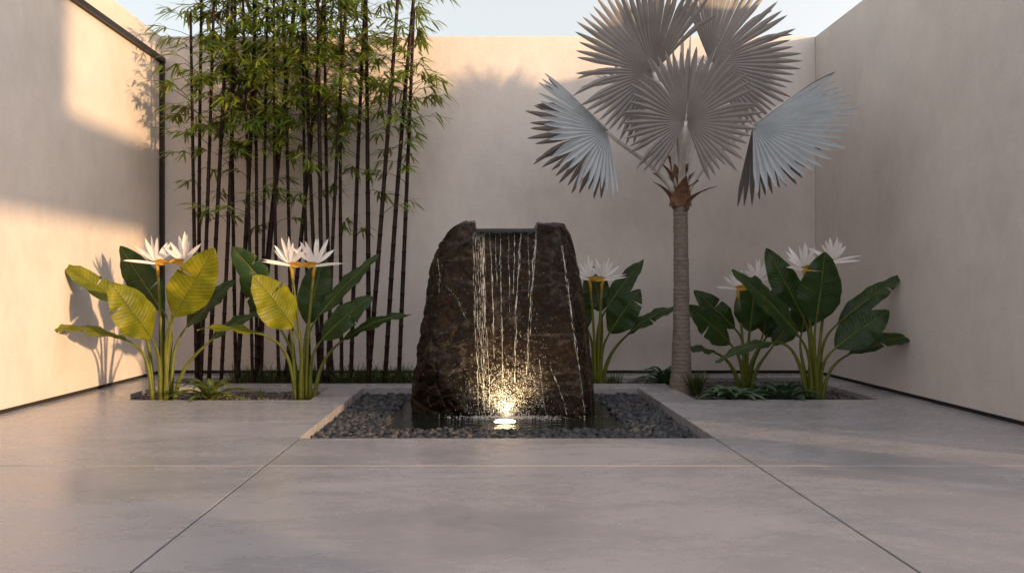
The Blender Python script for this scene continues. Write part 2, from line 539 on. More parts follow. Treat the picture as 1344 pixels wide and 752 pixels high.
# the wall on the right has a wide gateway beside the viewer; nearer the viewer it steps up to the house
rw = bm_obj(prism_yz(3.917, 4.15, [(2.88, 0.035), (3.38, 0.035), (3.38, 0.52), (3.42, 0.52), (3.42, 2.1), (3.64, 2.1), (3.64, 0.52), (4.12, 0.52), (4.12, 0.035), (4.20, 0.035), (4.20, 1.9), (4.40, 1.9), (4.40, 0.035), (9.35, 0.035), (9.35, WT), (1.15, WT), (1.15, 6.4), (-5, 6.4), (-5, 0.035), (-0.6, 0.035), (-0.6, 3.05), (2.88, 3.05)]), 'garden_wall', M['stucco'], bev=0.006)  # low slot and narrow slits added unseen to throw sun on floor and boulder
tag(rw, 'shaded stucco wall beside the silver palm', 'wall')
mb = MB(); mb.box((3.942, 4.40, -0.05), (4.14, 9.09, 0.033)); mb.box((3.942, 4.12, -0.05), (4.14, 4.20, 0.033)); mb.box((3.942, 2.88, -0.05), (4.14, 3.38, 0.033)); mb.build('shadow_gap', M['dark_gap'], rw, smooth=False)

hw = MB(); hw.box((-4.15, -5.3, 0.004), (3.9, -5.0, 3.6))  # added out of view to darken low reflections and frontal fill
rear_blocker = hw.build('garden_wall', M['stucco'], smooth=False)
tag(rear_blocker, 'added unseen stucco wall behind the viewer that blocks low sky light', 'wall')

# ------------------------------------------------------------------ scattered stones
def ico_templates(n, sub, rng, flat=0.6):
    bm = bmesh.new()
    bmesh.ops.create_icosphere(bm, subdivisions=sub, radius=1)
    bm.verts.ensure_lookup_table()
    base = [v.co.copy() for v in bm.verts]
    faces = [tuple(v.index for v in f.verts) for f in bm.faces]
    bm.free()
    out = []
    for k in range(n):
        off = Vector((rng.uniform(-50, 50), rng.uniform(-50, 50), rng.uniform(-50, 50)))
        sx, sy, sz = rng.uniform(0.95, 1.3), rng.uniform(0.7, 0.95), rng.uniform(flat - .12, flat + .12)
        vs_ = []
        for c in base:
            d = 1 + 0.22 * noise.noise(c * 0.9 + off)
            vs_.append((c.x * sx * d, c.y * sy * d, c.z * sz * d))
        out.append(np.array(vs_))
    return out, faces

def rot_np(rng, tilt=0.5):
    return np.array(Matrix.Rotation(rng.uniform(0, 6.283), 3, 'Z') @ Matrix.Rotation(rng.uniform(-tilt, tilt), 3, 'X') @ Matrix.Rotation(rng.uniform(-tilt, tilt), 3, 'Y'))

def scatter(name, tmpl, faces, items, m, rng, tilt=0.5):
    V, F = [], []
    b = 0
    fa = np.array(faces)
    for (x, y, z, s) in items:
        t = tmpl[rng.randrange(len(tmpl))]
        V.append((t * s) @ rot_np(rng, tilt).T + np.array((x, y, z)))
        F.append(fa + b); b += len(t)
    V = np.concatenate(V); F = np.concatenate(F)
    me = bpy.data.meshes.new(name)
    me.from_pydata(V.tolist(), [], F.tolist())
    me.polygons.foreach_set("use_smooth", [True] * len(me.polygons))
    me.materials.append(m)
    return link(bpy.data.objects.new(name, me))

rng = random.Random(7)
POOL = (-0.80, 1.09, 5.80, 7.30)
def in_rect(x, y, r, pad=0.0):
    return r[0] - pad < x < r[1] + pad and r[2] - pad < y < r[3] + pad

ptm, pfc = ico_templates(10, 2, rng, 0.62)
spots = []
step = 0.046
yy = POOLBED[2] + 0.03
row = 0
while yy < POOLBED[3] - 0.02:
    xx = POOLBED[0] + 0.03 + (row % 2) * step * 0.5
    while xx < POOLBED[1] - 0.02:
        x = xx + rng.uniform(-.012, .012); y = yy + rng.uniform(-.010, .010)
        if not in_rect(x, y, POOL, 0.0):
            s = rng.uniform(0.022, 0.034)
            x = min(max(x, POOLBED[0] + s), POOLBED[1] - s); y = max(y, POOLBED[2] + s * .8)
            spots.append((x, y, -0.078 + rng.uniform(-.008, .010), s))
            if rng.random() < 0.25:
                spots.append((x + rng.uniform(-.02, .02), y + 0.02, -0.062 + rng.uniform(-.008, .004), s * 0.95))
        xx += step
    yy += step * 0.82
    row += 1
spots = [s for s in spots if not in_rect(s[0], s[1], (POOL[0]+.02, POOL[1]-.02, POOL[2]+.02, POOL[3]-.02))]
spots.sort(key=lambda s: s[1] - s[2])
near, far = spots[:300], spots[300:]
pm = []
for t in ptm:
    me = bpy.data.meshes.new('pebble')
    me.from_pydata((t * 0.028).tolist(), [], pfc)
    me.polygons.foreach_set("use_smooth", [True] * len(me.polygons))
    me.materials.append(M['pebble'])
    pm.append(me)
for (x, y, z, s) in near:
    o = link(bpy.data.objects.new('pebble', pm[rng.randrange(len(pm))]))
    o.location = (x, y, z)
    o.scale = (s / 0.028,) * 3
    o.rotation_euler = (rng.uniform(-.4, .4), rng.uniform(-.4, .4), rng.uniform(0, 6.28))
    tag(o, 'smooth grey river pebble in the front rows of the fountain bed', 'pebble', 'pebbles in the front rows of the fountain bed')
tag(scatter('pebbles', ptm, pfc, far, M['pebble'], rng), 'grey river pebbles filling the bed around the dark pool', 'pebbles', kind='stuff')

gtm, gfc = ico_templates(8, 1, rng, 0.65)
gi = []
for rect, n in ((LBED, 2600), (BBED, 3600), (RBED, 3000)):
    for k in range(n):
        x = rng.uniform(rect[0] + .01, rect[1] - .01); y = rng.uniform(rect[2] + .01, rect[3] - .01)
        gi.append((x, y, -0.055 + rng.uniform(-.012, .012) + 0.012 * noise.noise((x * 3, y * 3, 0)), rng.uniform(0.010, 0.021)))
tag(scatter('gravel', gtm, gfc, gi, M['gravel'], rng, 1.5), 'dark fine gravel covering the planting beds', 'gravel', kind='stuff')
for rect in (LBED, BBED, (RBED[0], RBED[1], RBED[2], BBED[2])):
    pass
mb = MB()
for (a, b, c, d) in (LBED, BBED, (RBED[0], RBED[1], RBED[2], BBED[2] - 0.001)):
    mb.add([(a, c, -0.062), (b, c, -0.062), (b, d, -0.062), (a, d, -0.062)], [(0, 1, 2, 3)])
tag(mb.build('bed_soil', M['soil'], smooth=False), kind='structure')

# ------------------------------------------------------------------ pool
mb = MB()
nxw, nyw = 40, 30
vs_, fs_ = [], []
for j in range(nyw + 1):
    for i in range(nxw + 1):
        vs_.append((POOL[0] + (POOL[1] - POOL[0]) * i / nxw, POOL[2] + (POOL[3] - POOL[2]) * j / nyw, -0.072))
for j in range(nyw):
    for i in range(nxw):
        a = j * (nxw + 1) + i
        fs_.append((a, a + 1, a + nxw + 2, a + nxw + 1))
mb.add(vs_, fs_)
tag(mb.build('pool_water', M['pool']), kind='structure')

# ------------------------------------------------------------------ stone fountain
def build_boulder(parent):
    fr = [(546,546),(556,480),(569,405),(583,345),(596,308),(608,294),(626,292),(705,294),(737,296),(744,325),(752,372),(763,440),(771,500),(775,546)]
    mid = [(534,546),(539,480),(551,410),(563,345),(574,318),(594,295),(609,289),(620,290),(710,292),(742,292),(752,308),(763,350),(774,420),(783,500),(785,546)]
    bk = [(545,546),(552,480),(566,410),(578,345),(600,305),(614,296),(708,297),(738,299),(750,340),(764,420),(774,500),(776,546)]
    pts = []
    for px, py in fr:
        z = 1 + (380 - py) * 6.45 / 1000
        pts.append(P(px, py, 6.42 + 0.10 * max(0, z) ))
    for px, py in mid: pts.append(P(px, py, 6.75))
    for px, py in bk: pts.append(P(px, py, 7.12))
    bm = bmesh.new()
    vv = [bm.verts.new((0.125 + (p.x - 0.125) * 0.972, p.y, p.z)) for p in pts]
    r = bmesh.ops.convex_hull(bm, input=vv)
    bmesh.ops.delete(bm, geom=[g for g in r['geom_interior'] if isinstance(g, bmesh.types.BMVert)], context='VERTS')
    # chisel facets on the left flank and the lower right
    for co, no in (((-0.44, 6.47, 0.75), (-0.62, -0.75, 0.22)), ((-0.50, 6.50, 0.25), (-0.45, -0.85, -0.25)), ((-0.30, 6.56, 1.35), (-0.45, -0.8, 0.40)),
                   ((0.80, 6.55, 0.6), (0.86, -0.5, 0.12))):
        geom = bm.verts[:] + bm.edges[:] + bm.faces[:]
        cut = bmesh.ops.bisect_plane(bm, geom=geom, plane_co=co, plane_no=no, clear_outer=True)
        ed = [e for e in cut['geom_cut'] if isinstance(e, bmesh.types.BMEdge)]
        if ed:
            try: bmesh.ops.contextual_create(bm, geom=ed)
            except Exception: pass
    bmesh.ops.recalc_face_normals(bm, faces=bm.faces)
    me = bpy.data.meshes.new('tmp'); bm.to_mesh(me); bm.free()
    o = bpy.data.objects.new('tmp', me); COL.objects.link(o)
    # slot for the spillway
    c = MB(); c.box((-0.105, 6.0, 1.515), (0.43, 7.5, 2.2))
    co_ = c.build('tmp_cut', M['rock'], smooth=False)
    md = o.modifiers.new('b', 'BOOLEAN'); md.operation = 'DIFFERENCE'; md.object = co_; md.solver = 'EXACT'
    md = o.modifiers.new('r', 'REMESH'); md.mode = 'VOXEL'; md.voxel_size = 0.011
    md = o.modifiers.new('s', 'SMOOTH'); md.iterations = 2; md.factor = 0.5
    dg = bpy.context.evaluated_depsgraph_get()
    me2 = bpy.data.meshes.new_from_object(o.evaluated_get(dg))
    bpy.data.objects.remove(o); bpy.data.objects.remove(co_)
    n = len(me2.vertices)
    co = np.empty(n * 3, dtype=np.float32); me2.vertices.foreach_get('co', co); co = co.reshape(-1, 3)
    no = np.empty(n * 3, dtype=np.float32); me2.vertices.foreach_get('normal', no); no = no.reshape(-1, 3)
    for i in range(n):
        p = Vector(co[i]); x, y, z = p
        slot = -0.14 < x < 0.46 and z > 1.42
        # rougher on the left flank, smoother on the wet face
        fl = min(1, max(0, (-0.02 - x) / 0.35))
        rough = 0.35 + 0.65 * fl
        q = Vector((x, y, z))
        w = Vector((x * 1.0 + 0.5 * z, y, z * 1.0 - 0.55 * x))
        d = 0.013 * rough * noise.fractal(q * 2.4, 0.9, 2.1, 4)
        st = noise.noise(Vector((w.x * 1.2, w.y * 1.2, w.z * 6.5)) + Vector((3, 1, 7)))
        d += 0.024 * (0.18 + 0.62 * fl) * (abs(st) ** 0.6 - 0.4)
        rd = 1 - abs(noise.noise(Vector((w.x * 3.2, w.y * 3, w.z * 2.2))))
        d -= 0.045 * rough * max(0, rd - 0.90) * 10 * 0.45
        d += 0.005 * noise.fractal(q * 14, 0.9, 2.0, 3)
        r2 = 1 - abs(noise.noise(Vector((w.x * 5 + 9, w.y * 5, w.z * 8))))
        r3 = 1 - abs(noise.noise(Vector((w.x * 11, w.y * 11, w.z * 16 + 4))))
        d -= (0.016 * r2 ** 14 + 0.003 * r3 ** 6) * (0.15 + 0.85 * fl)
        if slot: d *= 0.12
        co[i] += no[i] * d
    me2.vertices.foreach_set('co', co.ravel())
    me2.polygons.foreach_set("use_smooth", [True] * len(me2.polygons))
    me2.update()
    me2.materials.clear(); me2.materials.append(M['rock'])
    me2.name = 'boulder'
    ob = link(bpy.data.objects.new('boulder', me2))
    bvh = BVHTree.FromPolygons([tuple(v) for v in co], [tuple(p.vertices) for p in me2.polygons])
    return ob, bvh

fountain = empty('stone_fountain', (0.12, 6.75, -0.08))
tag(fountain, 'tall dark brown boulder fountain with water running down its face', 'fountain')
boulder, BVH = build_boulder(None)
def adopt(o, root):
    o.parent = root
    o.matrix_parent_inverse = Matrix.Translation(root.location).inverted()
adopt(boulder, fountain)

def hit(x, z):
    h = BVH.ray_cast(Vector((x, 5.0, z)), Vector((0, 1, 0)))
    return h[0], h[1]

# spillway: a thin dark trough whose lip reaches past the face, with a sheet of water in it
mb = MB()
mb.box((-0.098, 6.54, 1.505), (0.423, 7.0, 1.517))
mb.box((-0.098, 6.99, 1.517), (0.423, 7.0, 1.56))
sp = mb.build('spillway', M['metal'], None, smooth=False); adopt(sp, fountain)
m_sheet = M['pool']
mb = MB()
sv, sf = [], []
nn = 60
prof = [(6.98, 1.524), (6.56, 1.524), (6.535, 1.522), (6.522, 1.515), (6.516, 1.502), (6.514, 1.488)]
for k, (y, z) in enumerate(prof):
    for i in range(nn + 1):
        x = -0.096 + 0.517 * i / nn
        dz = 0 if k < 4 else (k - 3) * 0.014 * noise.noise((x * 30, 3.3, 0)) - (k - 3) * .003
        sv.append((x, y + 0.003 * noise.noise((x * 40, k, 1)), z + dz))
for k in range(len(prof) - 1):
    for i in range(nn):
        a = k * (nn + 1) + i
        sf.append((a, a + 1, a + nn + 2, a + nn + 1))
mb.add(sv, sf)
for k in range(46):
    x = -0.09 + 0.505 * (k + rng.uniform(-.3, .3)) / 45
    ln_ = rng.uniform(.02, .09)
    pts_ = [(x + .002 * math.sin(k + q), 6.510 - .002 * q, 1.498 - ln_ * q / 6) for q in range(7)]
    mb.tube(pts_, [.0030, .0024, .0020, .0017, .0016, .0018, .0006], 6)
ws = mb.build('water_sheet', m_sheet, None); adopt(ws, fountain)

dtm, dfc = ico_templates(5, 1, rng, 1.0)
drop_t = dtm
def drops_mesh(name, items, parent, strands=()):
    """items: x, y, z, radius, stretch along z; strands: tubes of running water"""
    mb = MB()
    for pts, rad in strands:
        mb.tube(pts, rad, 6)
    b = len(mb.v)
    for (x, y, z, r_, st) in items:
        t = drop_t[rng.randrange(len(drop_t))] * np.array((r_, r_ * .8, r_ * st)) + np.array((x, y, z))
        mb.add(t.tolist(), dfc)
    o = mb.build(name, M['drops'], None)
    if parent is not None: adopt(o, parent)
    return o

def pathpt(path, t):
    seg = t * (len(path) - 1); i = min(int(seg), len(path) - 2); f = seg - i
    return path[i][0] * (1 - f) + path[i+1][0] * f, path[i][1] * (1 - f) + path[i+1][1] * f

def strand(path, r, seed, wob=1.0, t0=0.0, t1=1.0):
    pts, rad = [], []
    n = max(6, int(90 * (t1 - t0)))
    for k in range(n + 1):
        px, py = pathpt(path, t0 + (t1 - t0) * k / n)
        px += wob * 1.6 * noise.noise((seed * 3.1, py * 0.045, 0)) + wob * 0.5 * noise.noise((seed, py * 0.3, 4))
        w = P(px, py, 6.5)
        h, nr = hit(w.x, w.z)
        if h is None: continue
        q = max(0.06, 0.42 + 1.5 * noise.noise((seed * 7.7, py * 0.13, 1)) + 0.9 * noise.noise((seed, py * 0.6, 9)))
        pts.append(Vector((h.x, h.y - r * 0.25, h.z))); rad.append(r * q)
    return pts, rad

def stream(path, n, spread, r0, r1):
    items = []
    for k in range(n):
        px, py = pathpt(path, rng.random())
        w = P(px + rng.gauss(0, spread), py, 6.5)
        h, nrm = hit(w.x, w.z)
        if h is None: continue
        r_ = rng.uniform(r0, r1)
        items.append((h.x, h.y - r_ * 0.3, h.z, r_, rng.uniform(1.0, 2.6)))
    return items
streams = [   # line down the face, number of strands, loose drops, spread in the width
    ([(628,304),(629,360),(630,420),(634,480),(636,545)], 8, 360, 2.6),
    ([(634,304),(634,360),(637,430)], 2, 60, 1.4),
    ([(643,303),(645,350),(647,400),(649,470)], 2, 70, 0.8),
    ([(651,303),(651,340),(652,372)], 1, 20, 0.8),
    ([(657,303),(657,350),(658,400),(660,500)], 2, 80, 0.8),
    ([(667,303),(668,350),(669,420)], 1, 40, 0.8),
    ([(676,303),(675,340),(674,385)], 1, 20, 0.8),
    ([(684,303),(681,350),(677,410),(676,500)], 2, 90, 1.0),
    ([(693,303),(695,350),(694,390)], 1, 30, 0.8),
    ([(704,303),(701,350),(697,400),(691,490)], 3, 130, 1.2),
    ([(738,322),(745,370),(752,430),(761,490),(767,542)], 2, 170, 1.4),
    ([(722,480),(730,500),(737,520),(742,542)], 1, 40, 1.0),
    ([(572,338),(577,365),(575,390)], 1, 30, 1.8),
    ([(585,375),(600,392),(612,420)], 1, 40, 2.2),
    ([(716,545),(712,520),(708,470)], 1, 20, 1.5),
]
for si, (pth, ns_, n, spd) in enumerate(streams):
    st = []
    for k in range(ns_):
        off = (k - (ns_ - 1) / 2) * spd * 0.8
        t1 = 1.0 if k == 0 else rng.uniform(.5, 1.0)
        a_ = strand([(x + off, y) for x, y in pth], rng.uniform(.0018, .0034), si * 5 + k, 1.0, 0.0, t1)
        if len(a_[0]) > 3: st.append(a_)
    drops_mesh('water_stream', stream(pth, int(n * .45), spd, .0010, .0026), fountain, st)

# splash: fine drops thrown up where the water meets the pool, and a spray over the face
items = []
for k in range(2300):
    a = rng.uniform(0, math.pi); rr = abs(rng.gauss(0.0, 0.16))
    x = 0.16 + math.cos(a) * rr * 1.2; z = -0.05 + math.sin(a) * rr * 1.6
    h, nr = hit(x, max(z, 0.02))
    y = (h.y if h else 6.45) - rng.uniform(0.005, 0.13) * (1 - min(1, z / .6))
    items.append((x, y, z, rng.uniform(.0009, .0026), rng.uniform(0.8, 2.4)))
for k in range(380):      # thrown arc
    a = rng.uniform(0.1, math.pi - 0.1)
    q_ = 1 + 0.10 * noise.noise((a * 2.2, 0, 5)) + rng.gauss(0, .03) - 0.25 * rng.random() ** 3
    x = 0.21 + math.cos(a) * 0.25 * q_; z = -0.04 + math.sin(a) * 0.37 * q_
    h, nr = hit(x, max(z, 0.02))
    items.append((x, (h.y if h else 6.45) - rng.uniform(.004, .02), z, rng.uniform(.0010, .0026), rng.uniform(.8, 1.8)))
for k in range(650):     # fine spray on the face
    x = rng.gauss(0.16, 0.27); z = abs(rng.gauss(0, 0.55)) 
    h, nr = hit(x, z)
    if h is None or z > 1.45: continue
    items.append((x, h.y - .002, z, rng.uniform(.0008, .0021), rng.uniform(.8, 3.0)))
for k in range(900):     # froth lying on the pool in front of the stone
    x = rng.gauss(0.16, 0.22); y = 6.42 - abs(rng.gauss(0, 0.07)) - 0.01
    items.append((x, y, -0.070 + abs(rng.gauss(0, .008)), rng.uniform(.0015, .005), rng.uniform(.5, 1.0)))
sp_o = drops_mesh('splash', items, None)
tag(sp_o, 'fine splash of water drops above the lit pool at the foot of the boulder', 'splash', kind='stuff')

# underwater lamp
lampP = Vector((0.14, 6.16, -0.072))
lamp = empty('pool_lamp', lampP)
tag(lamp, 'small round lamp glowing in the pool at the foot of the boulder', 'lamp')
mb = MB()
mb.tube([(0,0,-0.03), (0,0,0.006)], 0.094, 32)
mb.build('housing', M['metal'], lamp)
lm, ln, lb, lo = mat("lamp_lens")
lb.inputs['Base Color'].default_value = (1, .9, .7, 1)
lb.inputs['Emission Color'].default_value = (1.0, 0.80, 0.46, 1)
lb.inputs['Emission Strength'].default_value = 14
mb = MB()
mb.tube([(0,0,0.0065), (0,0,0.010), (0,0,0.011)], [0.086, 0.080, 0.010], 32)
mb.build('lens', lm, lamp)
sl = bpy.data.lights.new('lamp_light', 'SPOT')
sl.energy = 19; sl.color = (1.0, 0.74, 0.38); sl.spot_size = R(120); sl.spot_blend = 0.8; sl.shadow_soft_size = 0.03
slo = bpy.data.objects.new('lamp_light', sl); link(slo, lamp)
slo.location = (0, 0, 0.03)
slo.rotation_euler = Vector((-0.03, -0.50, -1)).to_track_quat('Z', 'Y').to_euler()

# ------------------------------------------------------------------ big paddle-leaved plants
def paddle_leaf(root, base, P1, P2, width, nrm, arch=0.12, fold=0.25, tears=(), seed=0, petr=0.016, wave=0.012, sunlit_under=False):
    """one leaf: a blade (mesh) with its petiole and midrib as a sub-part"""
    rg = random.Random(seed)
    base, P1, P2 = Vector(base), Vector(P1), Vector(P2)
    nrm = Vector(nrm).normalized()
    P1, P2 = P1 + (P1 - P2) * 0.03, P2 + (P2 - P1) * 0.07
    L = (P2 - P1).length
    ctrl = (P1 + P2) / 2 + nrm * arch * L
    mid = lambda t: bez2(P1, ctrl, P2, t)
    def prof(t):
        a = min(1.0, (t + 0.02) / 0.30) ** 0.60          # rounded base
        b_ = max(0.0, 1 - max(0.0, (t - 0.34) / 0.66) ** 2.1) ** 0.85   # sides run on, then close to a point
        return 0.88 * a * b_
    rows = [i / 22 for i in range(23)]
    cols = [0.0, 0.18, 0.4, 0.62, 0.82, 1.0]
    bl = MB()
    org = root.location
    for side in (-1, 1):
        tset = sorted([t for (t, s) in tears if s == side])
        segs, cur = [], []
        tt = sorted(set(rows + tset))
        for t in tt:
            cur.append((t, 0))
            if t in tset:
                cur[-1] = (t, -1); segs.append(cur); cur = [(t, 1)]
        segs.append(cur)
        for sg in segs:
            vs_, uvs, fs = [], [], []
            for (t, tear) in sg:
                p = mid(t)
                tg = (mid(min(1, t + .02)) - mid(max(0, t - .02))).normalized()
                ac = tg.cross(nrm); ac.normalize()
                nn_ = ac.cross(tg).normalized()
                w = width * 0.5 * prof(t)
                for c in cols:
                    fa = fold * (1 - 0.75 * c * 0.6)
                    sh = tear * 0.014 * c ** 1.5 * (1 if tear else 0)
                    wob = wave * c * math.sin(t * 17 + seed + side) + 0.5 * wave * c * math.sin(t * 41 + seed * 2)
                    # lateral veins sweep slightly towards the tip
                    q = p + ac * side * w * c * math.cos(fa) + nn_ * (w * c * math.sin(fa) + wob - 0.16 * w * c * c) + tg * (sh + 0.03 * L * c * (1 - t))
                    vs_.append(q - org)
                    uvs.append((0.5 + side * c * 0.5, t))
            k = len(cols)
            for i in range(len(sg) - 1):
                for j in range(k - 1):
                    a = i * k + j
                    f = (a, a + 1, a + k + 1, a + k)
                    fs.append(f if side > 0 else f[::-1])
            bl.add(vs_, fs, uvs)
    leaf = bl.build('leaf', M['leaf_turned_sunlit' if sunlit_under else 'leaf'], root)
    # petiole
    t0 = (ctrl - P1).normalized()
    d = P1 - base
    pm_ = MB()
    c1 = base + Vector((d.x * 0.12, d.y * 0.12, d.z * 0.55))
    c2 = P1 - t0 * d.length * 0.33
    pts = [bez3(base, c1, c2, P1, i / 14) - org for i in range(15)]
    rad = [petr * (1.55 - 0.95 * i / 14) for i in range(15)]
    for i in range(1, 15):
        t = i / 14 * 0.97
        tg = (mid(min(1, t + .02)) - mid(max(0, t - .02))).normalized()
        pts.append(mid(t) - org + nrm * 0.001)
        rad.append(petr * 0.62 * (1 - 0.80 * t))
    pm_.tube(pts, rad, 8)
    pm_.build('petiole', M['petiole'], leaf)
    return leaf

def lance(mbx, a, dirv, nrm, L, w, curl=0.0, org=Vector((0,0,0)), cup=0.25, n=7):
    dirv = dirv.normalized(); ac = dirv.cross(nrm)
    if ac.length < 1e-3: ac = dirv.orthogonal()
    ac.normalize(); nn_ = ac.cross(dirv)
    vs_, fs, uvs = [], [], []
    for i in range(n + 1):
        t = i / n
        p = a + dirv * L * t + nn_ * curl * L * t * t
        ww = w * 0.5 * (math.sin(math.pi * min(1, 0.10 + 0.90 * t)) ** 0.8) * (1 if t < 1 else 0)
        for s in (-1, 0, 1):
            vs_.append(p + ac * s * ww + nn_ * (abs(s) * ww * cup) - org); uvs.append((0.5 + s * .5, t))
    for i in range(n):
        for j in range(2):
            q = i * 3 + j
            fs.append((q, q + 1, q + 4, q + 3))
    mbx.add(vs_, fs, uvs)

def bird_flower(root, base, head, side, L=0.22, seed=0, beak=0.30, beak_up=0.05):
    rg = random.Random(seed)
    org = root.location
    base, head = Vector(base), Vector(head)
    fl = MB()
    up = Vector((0, 0, 1))
    n = rg.randint(7, 9); ft = rg.uniform(-.16, .16) + side * .06
    for k in range(n):
        a = (k - (n - 1) / 2) / ((n - 1) / 2)
        lean = a * 0.86 + rg.uniform(-.10, .10)
        dep = rg.uniform(-.45, .35)
        d = Vector((math.sin(lean + ft), dep, math.cos(lean + ft)))
        l = L * (1.10 - 0.20 * abs(a) + rg.uniform(-.18, .12))
        nr = Vector((rg.uniform(-.4, .4), -1, 0.2))
        lance(fl, head + Vector((a * 0.018, dep * 0.02, 0.0)), d, nr, l, 0.037 * L / 0.22, rg.uniform(-.08, .12), org, 0.3)
    # beak-like spathe pointing outwards and a smaller one inwards
    for sgn, bl_, ww in ((side, beak, 0.026),):
        for r_ in (Vector((0, -1, 0.25)), Vector((0, 1, 0.25))):
            lance(fl, head + Vector((-sgn * 0.025, 0, -0.034)), Vector((sgn, -0.25, rg.uniform(.08, .38))), r_, bl_, ww, -0.12 if sgn == side else -0.25, org, 0.6)
    f = fl.build('flower', M['petal'], root)
    br = MB()
    for r_ in (Vector((0, -1, 0.15)), Vector((0, 1, 0.15)), Vector((0.3 * side, -0.9, -0.3))):
        lance(br, head + Vector((side * 0.015, 0, -0.012)), Vector((-side, -0.05, -0.05)), r_, 0.15, 0.06, -0.16, org, 0.5)
    hk = head + Vector((0, 0, -0.03))
    br.tube([hk - org, hk + Vector((-side * .016, 0, -.05)) - org, hk + Vector((-side * .02, 0, -.12)) - org], [0.013, 0.016, 0.013], 8)
    br.build('bract', M['bract'], f)
    st = MB()
    e = hk + Vector((-side * .02, 0, -.12))
    c1 = base + Vector((0, 0, (e.z - base.z) * 0.5))
    st.tube([bez2(base, c1, e, i / 10) - org for i in range(11)], [0.017 - 0.0045 * i / 10 for i in range(11)], 8)
    st.build('stalk', M['stalk'], f)
    return f

FR = (0.0, -1.0, 0.25)      # blade faces the viewer
UPN = (0.0, -0.28, 1.0)     # blade lies flat, seen nearly edge on
def big_plant(name_label, bx, by, Y, leaves, flowers, seed, sunlit_unders=()):
    b = P(bx, by, Y); b.z = -0.06
    root = empty('bird_of_paradise_plant', b)
    tag(root, name_label, 'plant', 'white bird of paradise plants in the beds')
    s_ = Y / 7.15
    for k, lf in enumerate(leaves):
        (p1, p2, dy1, dy2, w, nrm, arch, fold, tears) = lf
        P1 = P(p1[0], p1[1], Y + dy1); P2 = P(p2[0], p2[1], Y + dy2)
        rg = random.Random(seed * 31 + k)
        dx = (p1[0] - bx) / 140.0
        bb = b + Vector((max(-.09, min(.09, dx * 0.22)) + rg.uniform(-.015, .015), dy1 * 0.2 + rg.uniform(-.02, .02), 0))
        paddle_leaf(root, bb, P1, P2, w * Y / 1000, nrm, arch, fold, tears, seed * 13 + k, 0.0150 * s_, sunlit_under=k in sunlit_unders)
    for k, (hx, hy, dy, side, L, bk) in enumerate(flowers):
        h = P(hx, hy, Y + dy)
        bird_flower(root, b + Vector((0.03 * (k - .5), dy * .4, 0)), h, side, L, seed * 7 + k, bk)
    return root

big_plant('sunlit yellow-green bird of paradise plant close to the bright wall', 216, 522, 7.15, [
    ((163,446),(60,434), -.10,-.25, 30, (0.05,-0.35,1), .17, .25, ((.45,-1),(.7,-1))),
    ((160,400),(83,349), .02,-.08, 36, (-.35,-.55,.85), .10, .55, ((.4,1),)),
    ((197,442),(147,376), -.16,-.42, 62, (0.75,-.9,.40), .10, .18, ((.62,-1),)),
    ((212,405),(161,328), .22,.34, 54, (-.15,-1,.15), .05, .2, ((.3,1),)),
    ((230,414),(278,331), -.12,-.26, 62, (.60,-1,.20), .05, .22, ((.56,-1),)),
    ((246,428),(305,372), .12,.22, 52, (-.45,-.8,.5), .10, .5, ()),
    ((277,447),(343,413), .02,.10, 34, (-.2,-.6,1), .16, .5, ((.3,1),)),
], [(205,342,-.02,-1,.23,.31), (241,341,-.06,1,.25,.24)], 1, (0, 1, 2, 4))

big_plant('bird of paradise plant in front of the bamboo beside the boulder, half in shade', 400, 520, 7.15, [
    ((345,440),(264,433), -.05,-.2, 30, (.05,-.3,1), .15, .3, ()),
    ((352,378),(307,327), -.05,-.12, 40, (-.3,-.8,.55), .08, .35, ((.5,1),)),
    ((360,420),(317,354), .22,.3, 42, (-.3,-1,.2), .05, .25, ((.5,-1),)),
    ((384,428),(335,366), -.18,-.42, 66, (.70,-.9,.40), .08, .16, ((.6,1),)),
    ((404,424),(424,338), .25,.33, 50, (.1,-1,.1), .04, .2, ()),
    ((419,415),(493,339), .10,.16, 36, (-.45,-.75,.6), .07, .35, ()),
    ((424,445),(486,392), -.05,-.05, 52, (-.45,-.85,.55), .10, .3, ((.55,1),)),
    ((452,446),(533,415), .05,.08, 34, (-.15,-.5,1), .16, .4, ()),
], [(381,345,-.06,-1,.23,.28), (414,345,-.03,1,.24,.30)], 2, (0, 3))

big_plant('shaded bird of paradise plant growing close behind the right edge of the boulder', 783, 503, 8.2, [
    ((788,408),(777,352), .12,.2, 44, (.1,-1,.1), .05, .2, ()),
    ((797,404),(842,344), .08,.16, 32, (-.4,-.8,.4), .07, .35, ()),
    ((801,436),(838,383), -.10,-.16, 48, (-.4,-1,.3), .08, .2, ((.75,1),)),
    ((826,438),(888,405), .05,.12, 30, (-.15,-.5,1), .17, .4, ((.4,1),)),
    ((770,430),(742,370), .1,.15, 44, (.2,-1,.2), .05, .2, ()),
], [(773,364,-.02,-1,.2,.26), (792,364,-.05,1,.21,.28)], 3)

big_plant('smaller shaded bird of paradise plant between the palm trunk and the corner plant', 978, 503, 8.1, [
    ((963,430),(914,384), .10,.16, 36, (-.3,-1,.45), .08, .3, ((.5,1),)),
    ((957,450),(905,404), -.08,-.16, 50, (.35,-1,.45), .08, .2, ((.5,-1),)),
    ((984,434),(991,366), -.05,-.02, 54, (-.05,-1,.12), .05, .22, ()),
    ((1002,436),(1013,384), .10,.14, 34, (-.2,-1,.2), .05, .25, ()),
    ((1016,452),(1052,404), .06,.10, 36, (-.35,-1,.4), .07, .25, ()),
    ((938,463),(896,459), .02,-.04, 26, (0,-.4,1), .14, .3, ()),
    ((1006,442),(1030,400), .18,.2, 30, (-.3,-1,.3), .05, .25, ()),
], [(967,376,-.04,-1,.2,.27), (994,366,.02,1,.2,.22)], 4)

